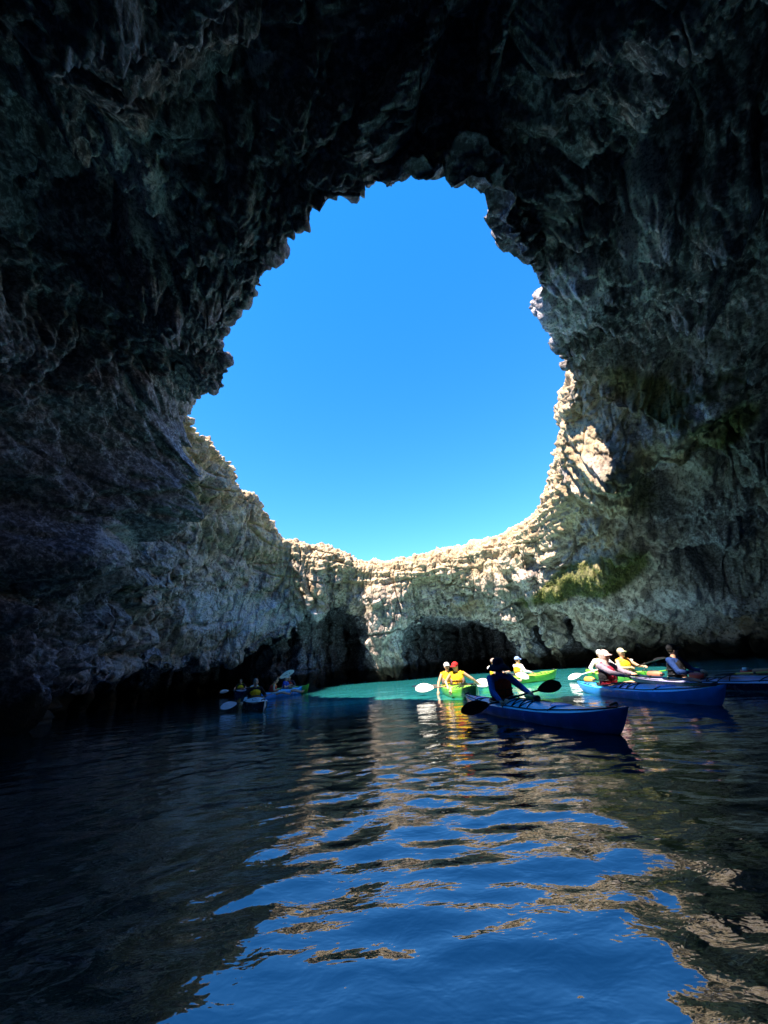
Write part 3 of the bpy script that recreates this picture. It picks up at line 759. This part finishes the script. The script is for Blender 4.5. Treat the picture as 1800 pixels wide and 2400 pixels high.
        a = min(L/2*.8, x0+1.15); lines.append(path([(a, W_(a)), (a+.12, 0), (a, -W_(a))]))
        a = rear-.25
        if a > -L/2*.85: lines.append(path([(a, W_(a)), (a-.2, -W_(a-.2))])); lines.append(path([(a, -W_(a)), (a-.2, W_(a-.2))]))
        for ln in lines: tube('deck_line', ln, .0075, ROPE, deck, 5)
    if toggles:
        for sg, ex in ((1, .93), (-1, .93)):
            x_ = sg*L/2*ex; z_ = dz(sg*ex, 0)
            tube('toggle_handle', [(x_-.05, .05, z_+.02), (x_, 0, z_+.045), (x_+.0, -.02, z_+.045), (x_-.05, -.06, z_+.02)], .015, BLACK, deck, 6)
    root['deck_z'] = side_z
    return root, M, L, zdk
def seat_matrix(M, L, dist, yaw=0.0, z=.05, side=0.0):
    return M @ Matrix.Translation((L/2 - dist - .06, side, z)) @ Matrix.Rotation(yaw, 4, 'Z')

def paddle(A, B, label, shaft_m, blade_m, feather=(0, 0), blen=.46, bw=.095, group=None, sides=(1, 1), up=(0, 0, 1), tip_m=None):
    """A and B: the far tips of the two blades"""
    A = Vector(A); B = Vector(B); d = (B-A); L = d.length; X = d.normalized()
    Y_ = Vector(up).cross(X).normalized(); Z_ = X.cross(Y_)
    M = Matrix(((X.x, Y_.x, Z_.x, (A.x+B.x)/2), (X.y, Y_.y, Z_.y, (A.y+B.y)/2), (X.z, Y_.z, Z_.z, (A.z+B.z)/2), (0, 0, 0, 1)))
    root = empty('paddle', M); tag(root, label, 'paddle', group or 'double-bladed kayak paddles')
    h = L/2
    tube('shaft', [(-h+blen*.8, 0, 0), (0, 0, 0), (h-blen*.8, 0, 0)], .016, shaft_m, root, 8)
    for sg, fe, on in ((-1, feather[0], sides[0]), (1, feather[1], sides[1])):
        if not on: continue
        V, Fc = [], []; n, m_ = 22, 9; R_ = Matrix.Rotation(fe, 3, 'X')
        for side in (1, -1):
            for i in range(n):
                t = i/(n-1); x_ = h - blen*(1-t)
                w = bw*(max(0, math.sin(math.pi*min(1, (t*.93+.035))**1.25))**.62) + .010*(1-t)
                for j in range(m_):
                    s_ = -1+2*j/(m_-1)
                    z_ = side*(.007*(1-s_*s_) + .001) + .018*s_*s_*1.0 + .014*math.exp(-(s_*4)**2)*(1-t)*side - .03*t*t
                    p = R_ @ Vector((0, s_*w*(1.12 if s_ > 0 else .92), z_)); V.append((sg*x_, p.y, p.z))
            b0 = 0 if side == 1 else n*m_
            for i in range(n-1):
                for j in range(m_-1): Fc.append((b0+i*m_+j, b0+i*m_+j+1, b0+(i+1)*m_+j+1, b0+(i+1)*m_+j))
        o = n*m_
        edge = [(i, 0) for i in range(n)] + [(n-1, j) for j in range(1, m_)] + [(i, m_-1) for i in range(n-2, -1, -1)] + [(0, j) for j in range(m_-2, 0, -1)]
        for a, b in zip(edge, edge[1:]+edge[:1]):
            ia, ib = a[0]*m_+a[1], b[0]*m_+b[1]; Fc.append((ia, ib, ib+o, ia+o))
        mesh_obj('blade', V, Fc, blade_m, root)
    for s_ in (-.06, .06):
        tube('grip_ring', [(s_*4-.02, 0, 0), (s_*4+.02, 0, 0)], .022, BLACK if not tip_m else tip_m, root, 8)
    return root

def pl(px, py, z): return Vector(on_water(px, py, z))
def plm(name, *a, **k): return mat(name, *a, **k)
def local(M, p): return M.inverted() @ Vector(p)
HULLS = dict(
    blue=mat('blue_hull', (.04, .22, .90), .25, .6, .1, 3), bluedeck=mat('blue_deck', (.12, .55, .98), .3, .6, .22, 2.2),
    sky=mat('bright_blue_hull', (.03, .30, .90), .25, .6, .08, 3), skydeck=mat('bright_blue_deck', (.04, .48, .95), .3, .6, .08, 2.5),
    green=mat('green_hull', (.10, .42, .03), .3, .55, .12, 3), greendeck=mat('green_deck', (.24, .62, .06), .32, .55, .10, 2.5),
    navy=mat('dark_navy_hull', (.008, .012, .045), .25, .6), mauve=mat('greyish_violet_deck', (.28, .27, .46), .35, .5, .08, 3),
    white=mat('white_deck', (.72, .74, .80), .3, .5, .04, 3), slate=mat('slate_blue_deck', (.25, .32, .5), .35, .5))
WHITE = mat('white_blade', (.82, .80, .78), .35, .5, .03)
CARBON = mat('black_blade', (.010, .010, .013), .4, .4)
SHAFT = mat('grey_shaft', (.10, .10, .11), .4)
PALE = mat('pale_green_blade', (.62, .66, .52), .35, .5, .06)
YEL = cloth('yellow_vest', (.85, .50, .02)); VSIDE = cloth('brown_grey_panel', (.22, .15, .13))

# --- the near blue kayak with its paddler in the navy sun hat
b, s = pl(1471, 1656, .31), pl(1092, 1630, .22)
K1, M1, L1, Z1 = kayak(b, s, 'dark blue sea kayak nearest the camera, its paddler wearing a wide navy hat', HULLS['blue'], HULLS['bluedeck'],
    [2.9], hatch_m=HULLS['blue'], zb=.31, zs=.24, side_z=.155)
A, B = Vector(at_depth(1082, 1668, 7.3)), Vector(at_depth(1316, 1603, 7.75))
S1 = seat_matrix(M1, L1, 2.9, math.radians(-4))
gripL, gripR = A.lerp(B, .66), A.lerp(B, .37)
person(S1, 'paddler in wide navy sun hat, blue sleeves and dark red life jacket', [local(S1, gripL), local(S1, gripR)],
    cloth('patterned_blue_shirt', (.05, .24, .80), 40), 'long', cloth('dark_red_vest', (.80, .11, .06)), None, 'brim', cloth('navy_hat', (.010, .011, .035)),
    hair=(.03, .02, .02), fine=True, collar=True, lean=.05, head_yaw=.1)
paddle(A, B, 'all black paddle held across the nearest blue kayak', BLACK, CARBON, (1.35, 1.25), .50, .10)
b1 = empty('bilge_pump', M1 @ Matrix.Translation((L1/2-2.0, .02, Z1(L1/2-2.0, 0)+.045)) @ Matrix.Rotation(math.radians(-8), 4, 'Z'))
tag(b1, 'yellow and black bilge pump strapped on the foredeck of the nearest blue kayak', 'bilge pump')
tube('pump_body', [(-.2, 0, 0), (.12, 0, 0)], .036, mat('yellow_green_foam', (.50, .52, .10), .6), b1, 12)
tube('handle', [(.12, 0, 0), (.22, 0, 0)], .042, BLACK, b1, 12)
tube('spout', [(-.27, 0, 0), (-.2, 0, 0)], .02, BLACK, b1, 8)

# --- the bright blue kayak half in the sun
b, s = pl(1701, 1604, .31), pl(1353, 1598, .22)
K2, M2, L2, Z2 = kayak(b, s, 'bright blue sea kayak with its stern in the sun and its bow in shade', HULLS['sky'], HULLS['skydeck'], [2.95], hatch_m=HULLS['blue'], zb=.31, zs=.24)
S2 = seat_matrix(M2, L2, 2.95, math.radians(20))
A, B = Vector(at_depth(1482, 1579, 7.2)), Vector(at_depth(1690, 1603, 5.7))
person(S2, 'paddler in pale pink sun hood and grey shirt in the half sunlit blue kayak', [(.52, .14, .36), (.55, -.12, .33)],
    cloth('mauve_grey_shirt', (.24, .20, .27)), 'long', cloth('crimson_vest', (.5, .04, .08)), cloth('black_panel', (.02, .02, .025)), 'hood', cloth('pale_pink_fabric', (.62, .46, .44)),
    hair=None, fine=True, lean=.06, head_pitch=.1)
paddle(local(M2.inverted(), (0, 0, 0)) if False else M2 @ Vector((-.05, -.02, .42)), M2 @ Vector((1.85, -.10, .36)), 'pale shafted paddle lying forward along the half sunlit blue kayak', mat('cream_shaft', (.55, .53, .45), .4), CARBON, (0, .2), .4, .06, tip_m=mat('yellow_ring', (.6, .6, .08), .5))
# orange dry bag behind its seat
def dry_bag(M, label, m, r=.085, l=.3, roll=BLACK, group=None):
    o = empty('dry_bag', M); tag(o, label, 'dry bag', group)
    tube('bag_body', [(-l/2, 0, 0), (-l/2+.03, 0, 0), (0, 0, 0), (l/2-.06, 0, 0), (l/2, 0, 0)], [r*.8, r, r*1.03, r*.95, r*.55], m, o, 14)
    tube('roll_top', [(l/2+.01, -r*.7, 0), (l/2+.01, r*.7, 0)], .022, roll, o, 8)
    return o
OR = mat('orange_fabric', (.70, .16, .03), .5); RD = mat('red_fabric', (.55, .05, .03), .5)
dry_bag(M2 @ Matrix.Translation((L2/2-3.75, 0, Z2(L2/2-3.75, 0)+.07)) @ Matrix.Rotation(.2, 4, 'Z'), 'orange dry bag on the sunlit rear deck of the bright blue kayak', mat('amber_fabric', (.80, .36, .06), .5), .07, .28)

# --- the dark kayak leaving the picture on the right
s, e = pl(1478, 1589, .22), pl(1800, 1574, .33)
dv = (e-s).normalized(); dv.z = 0
K3, M3, L3, Z3 = kayak(s + dv*4.9, s, 'dark violet grey sea kayak running out of the picture on the right', HULLS['navy'], HULLS['mauve'], [3.6], zb=.36, zs=.25, hatch_m=HULLS['navy'])
S3 = seat_matrix(M3, L3, 3.6, math.radians(10))
person(S3, 'paddler in black cap and navy top in the dark kayak at the right edge', [(.42, .16, .30), (.40, -.14, .28)],
    cloth('deep_navy_top', (.012, .035, .14)), 'long', cloth('black_vest', (.012, .012, .016)), None, 'cap', cloth('black_cap_cloth', (.012, .012, .014)), hair=(.04,.03,.02), fine=True, head_yaw=math.radians(55), lean=.05)
dry_bag(M3 @ Matrix.Translation((L3/2-3.1, -.17, Z3(L3/2-3.1, .1)+.07)) @ Matrix.Rotation(.1, 4, 'Z'), 'red dry bag beside the lap of the paddler in the black cap', RD, .06, .3)
dry_bag(M3 @ Matrix.Translation((L3/2-4.2, 0, Z3(L3/2-4.2, 0)+.08)), 'faded orange dry bag on the rear deck behind the black cap paddler', mat('faded_orange', (.45, .15, .08), .6), .075, .34)
dry_bag(M3 @ Matrix.Translation((L3/2-2.0, .05, Z3(L3/2-2.0, 0)+.07)) @ Matrix.Rotation(.15, 4, 'Z'), 'orange dry bag strapped on the foredeck of the dark kayak', OR, .055, .34)
o = empty('water_bottle', M3 @ Matrix.Translation((L3/2-2.3, .03, Z3(L3/2-2.3, 0)+.10))); tag(o, 'white topped red bottle beside the orange bag on the dark kayak', 'bottle')
tube('bottle_body', [(-.08, 0, -.04), (.1, 0, -.04)], .042, RD, o, 12); tube('bottle_cap', [(-.03, 0, .01), (.05, 0, .01)], .035, WHITE, o, 12)
paddle(M3 @ Vector((-.3, -.20, .30)), M3 @ Vector((1.6, -.12, .36)), 'split paddle with a yellow shaft lying on the dark kayak foredeck', mat('yellow_shaft', (.55, .40, .05), .5), CARBON, (0, 0), .4, .06)

# --- the green double with the couple
bw_ = pl(1115, 1606, .35); dv = Vector((.07, -1, 0)).normalized()
K5, M5, L5, Z5 = kayak(bw_, bw_ - dv*4.4, 'green double kayak pointing at the camera with a red capped paddler in front', HULLS['green'], HULLS['greendeck'], [1.95, 2.85], beam=.74, wide=True, side_z=.21, hatch_m=HULLS['greendeck'])
A, B = Vector(at_depth(974, 1615, 12.4)), Vector(at_depth(1150, 1600, 12.7))
S5 = seat_matrix(M5, L5, 1.95, math.radians(-22)); S5b = seat_matrix(M5, L5, 2.85, math.radians(8), side=-.12)
person(S5, 'paddler in red cap and yellow life jacket at the front of the green double', [local(S5, A.lerp(B, .84)), local(S5, A.lerp(B, .42))],
    cloth('yellow_vest', (.85, .50, .02)), 'none', YEL, VSIDE, 'cap', cloth('red_cap_cloth', (.72, .03, .03)), hair=(.10, .06, .03), glasses=True, head_yaw=math.radians(-35), head_pitch=.2)
paddle(A, B, 'white bladed paddle held low across the front of the green double', mat('brown_shaft', (.20, .09, .06), .5), WHITE, (1.3, 1.3), .54, .118)
person(S5b, 'paddler in white cap and dark glasses behind the red capped paddler', [(.42, .33, .32), (.10, -.42, .02)],
    cloth('yellow_vest', (.85, .50, .02)), 'none', YEL, VSIDE, 'cap', cloth('white_cap_cloth', (.80, .80, .82)), hair=(.06, .04, .03), glasses=True, head_yaw=-.1)
A2, B2 = Vector(at_depth(966, 1608, 13.6)), Vector(at_depth(1128, 1603, 13.6))
paddle(A2, B2, 'dark tipped paddle resting behind the white bladed one on the green double', mat('brown_shaft', (.20, .09, .06), .5), CARBON, (.2, .2), .42, .09)

# --- green double further back, bow to the right
b, s = pl(1304, 1569, .34), pl(1122, 1592, .28)
K6, M6, L6, Z6 = kayak(b, s, 'green double kayak seen from the side behind the navy hatted paddler', HULLS['green'], HULLS['greendeck'], [1.75, 2.85], beam=.74, wide=True, side_z=.21, hatch_m=HULLS['greendeck'])
S6 = seat_matrix(M6, L6, 1.75, 0); S6b = seat_matrix(M6, L6, 2.85, math.radians(-25))
person(S6, 'paddler in blue cap and white shirt seen from behind in the side on green double', [(.42, .24, .34), (.20, -.42, .30)], cloth('white_shirt', (.80, .78, .80)), 'long', YEL, cloth('white_shirt', (.8, .78, .8)), 'cap', cloth('pale_blue_cap', (.25, .36, .72)), hair=(.12, .07, .04))
person(S6b, 'paddler in faded brown cap half hidden behind the wide navy hat', [(.38, .3, .36), (.42, -.22, .4)], cloth('orange_top', (.70, .30, .06)), 'short', YEL, VSIDE, 'cap', cloth('faded_brown_cap', (.36, .28, .26)), hair=(.12, .07, .04))
A, B = Vector(at_depth(1142, 1565, 14.9)), Vector(at_depth(1240, 1588, 14.6))
paddle(A, B, 'paddle with a sunlit white blade held up beside the faded brown cap', SHAFT, WHITE, (1.3, 1.3), .44, .10)

# --- green double at the right, in the sun
b, s = pl(1521, 1573, .34), pl(1373, 1567, .30)
K4, M4, L4, Z4 = kayak(b, s, 'sunlit green double kayak with a white capped and a straw hatted paddler', HULLS['green'], HULLS['greendeck'], [1.5, 3.4], beam=.74, wide=True, side_z=.21, hatch_m=HULLS['greendeck'])
S4 = seat_matrix(M4, L4, 3.4, math.radians(-10)); S4b = seat_matrix(M4, L4, 1.5, math.radians(25))
A, B = Vector(at_depth(1366, 1591, 11.0)), Vector(at_depth(1432, 1566, 12.3))
person(S4, 'paddler in white cap, white top and yellow life jacket left of the pink hood', [(.40, .28, .33), (.28, -.36, .26)], cloth('white_shirt', (.80, .78, .80)), 'long', YEL, VSIDE, 'cap', cloth('white_cap_cloth', (.80, .80, .82)), hair=(.2, .12, .06), glasses=True)
paddle(S4 @ Vector((.15, -1.15, .06)), S4 @ Vector((.45, .85, .52)), 'white paddle dipping to the left of the white capped paddler', WHITE, WHITE, (1.0, .4), .44, .09)
person(S4b, 'paddler in pale straw hat and yellow life jacket behind the pink sun hood', [(.44, .24, .36), (.42, -.24, .36)], cloth('orange_top', (.70, .30, .06)), 'none', YEL, VSIDE, 'cap', cloth('pale_straw', (.55, .52, .36)), hair=(.25, .16, .08))
paddle(S4b @ Vector((.42, -1.0, .22)), S4b @ Vector((.50, 1.05, .55)), 'dark paddle held level by the straw hatted paddler', BLACK, CARBON, (.4, .2), .44, .09)
paddle(Vector(at_depth(1512, 1579, 12.2)), Vector(at_depth(1588, 1567, 13.2)), 'lime green paddle lying off the bow of the sunlit green double', HULLS['greendeck'], HULLS['greendeck'], (.3, .3), .4, .07)

# --- grey haired paddler heading for the camera on the left
b = pl(620, 1638, .36)
pr = Vector(at_depth(606, 1600, 13.4)); dv = (Vector((b.x, b.y, 0)) - Vector((pr.x, pr.y, 0))).normalized()
K7, M7, L7, Z7 = kayak(b, b - dv*4.8, 'white decked kayak with a bold blue emblem on the bow, on the left', HULLS['navy'], HULLS['white'], [2.3], beam=.62, zb=.30, side_z=.24, hatch_m=HULLS['white'], rigging=False, bow_m=mat('lit_hull_side', (.55, .58, .6), .35))
S7 = seat_matrix(M7, L7, 2.3, math.radians(10))
A = Vector(at_depth(517, 1659, 13.3)); B = S7 @ Vector((.1, 1.05, .40))
person(S7, 'grey haired man in black shirt and yellow life jacket, bare headed', [(.30, .22, .26), local(S7, A.lerp(B, .30))], cloth('black_shirt', (.012, .012, .015)), 'long', YEL, cloth('black_vest', (.012, .012, .016)), None, None, hair=(.16, .15, .15), fine=True, lean=.12, head_yaw=-.1)
paddle(A, B, 'grey bladed paddle reaching down to the water beside the grey haired man', SHAFT, mat('light_grey_blade', (.66, .68, .74), .35, .5, .05), (1.2, 0.0), .50, .105)
# emblem on the bow deck: an outline and three slanting strokes, flat print
def deck_print(Zf, outline, w, name, m, parent, M_):
    V, Fc = [], []
    for pts in outline:
        for (x0, y0), (x1, y1) in zip(pts[:-1], pts[1:]):
            dx, dy = x1-x0, y1-y0; l = math.hypot(dx, dy) or 1; nx_, ny_ = -dy/l*w, dx/l*w; k = len(V); n = 4
            for i in range(n+1):
                t = i/n; xx, yy = x0+dx*t, y0+dy*t
                V.append((xx+nx_, yy+ny_, Zf(xx+nx_, yy+ny_)+.006)); V.append((xx-nx_, yy-ny_, Zf(xx-nx_, yy-ny_)+.006))
            for i in range(n): Fc.append((k+2*i, k+2*i+1, k+2*i+3, k+2*i+2))
    return mesh_obj(name, V, Fc, m, parent)
x0 = L7/2 - 1.15
EM = mat('emblem_blue', (.02, .035, .20), .4)
el = [(x0+.52*math.cos(q), .17*math.sin(q)*(1-.25*math.cos(q))) for q in np.linspace(0, 2*math.pi, 29)]
deck_print(Z7, [el], .012, 'emblem', EM, K7, M7)
deck_print(Z7, [[(x0-.3, .10), (x0+.22, .09)], [(x0-.05, .09), (x0+.2, .02)], [(x0-.05, .09), (x0-.3, .03)], [(x0-.3, .0), (x0+.25, -.01)], [(x0-.3, -.07), (x0+.2, -.06), (x0+.2, -.10)], [(x0-.32, -.10), (x0-.05, -.07)]], .016, 'emblem_letters', EM, K7, M7)

# --- small dark kayak beyond him
pb = Vector(at_depth(550, 1620, 24)); dv = Vector((.22, -1, 0)).normalized()
K8, M8, L8, Z8 = kayak(pb, pb - dv*4.3, 'small slate blue kayak furthest left against the dark wall', HULLS['navy'], HULLS['slate'], [2.1], rigging=False, side_z=.22, hatch_m=HULLS['slate'])
S8 = seat_matrix(M8, L8, 2.1, 0)
person(S8, 'distant paddler in dark clothes and yellow life jacket furthest left', [(.40, .30, .32), (.40, -.30, .30)], cloth('black_shirt', (.012, .012, .015)), 'short', YEL, None, None, None, hair=(.05, .04, .03))
paddle(S8 @ Vector((.42, 1.12, .40)), S8 @ Vector((.42, -1.12, .22)), 'paddle with two pale blades held level by the distant paddler', SHAFT, WHITE, (1.2, 1.2), .5, .11)

# --- blue kayak and green bow under the left wall
b = Vector(at_depth(709, 1609, 22.5)); s = Vector(at_depth(606, 1618, 18.6))
K9, M9, L9, Z9 = kayak(b, s, 'vivid blue double kayak under the left wall with two paddlers', HULLS['sky'], HULLS['skydeck'], [1.7, 3.0], beam=.7, wide=True, rigging=False, side_z=.22)
S9 = seat_matrix(M9, L9, 1.7, math.radians(-80)); S9b = seat_matrix(M9, L9, 3.0, math.radians(-60))
A, B = S9 @ Vector((.35, .75, .05)), S9 @ Vector((.25, -.75, 1.5))
A = Vector(at_depth(646, 1595, 20.2)); B = Vector(at_depth(689, 1572, 20.4))
person(S9, 'paddler in white cap and blue shirt under a raised paddle blade', [(.34, .22, .34), (.30, -.20, .42)], cloth('royal_blue_shirt', (.02, .08, .45)), 'short', None, None, 'cap', cloth('white_cap_cloth', (.8, .8, .82)), hair=(.1, .06, .04))
paddle(A, B - (B-A)*0, 'paddle with its pale green blade raised over the white cap', SHAFT, PALE, (1.35, 1.3), .75, .13, sides=(0, 1))
person(S9b, 'paddler in red life jacket raising one forearm on the vivid blue kayak', [(.30, .30, .78), (.35, -.2, .3)], cloth('orange_top', (.7, .3, .06)), 'none', cloth('bright_red_vest', (.5, .05, .03)), None, None, None, hair=(.03, .02, .02), lean=.35)
b = Vector(at_depth(724, 1599, 22.0)); s = Vector(at_depth(645, 1606, 24.5))
K11, M11, L11, Z11 = kayak(b, s, 'lime green kayak bow showing behind the vivid blue kayak', HULLS['green'], HULLS['greendeck'], [1.9], side_z=.24, rigging=False, zb=.42)
S11 = seat_matrix(M11, L11, 1.9, math.radians(-40))
person(S11, 'paddler in red and dark clothes half hidden behind the white capped one on the left', [(.4, .3, .3), (.4, -.3, .3)], cloth('dark_top', (.03, .03, .05)), 'long', cloth('bright_red_vest', (.5, .05, .03)), None, None, None, hair=(.03, .02, .02))
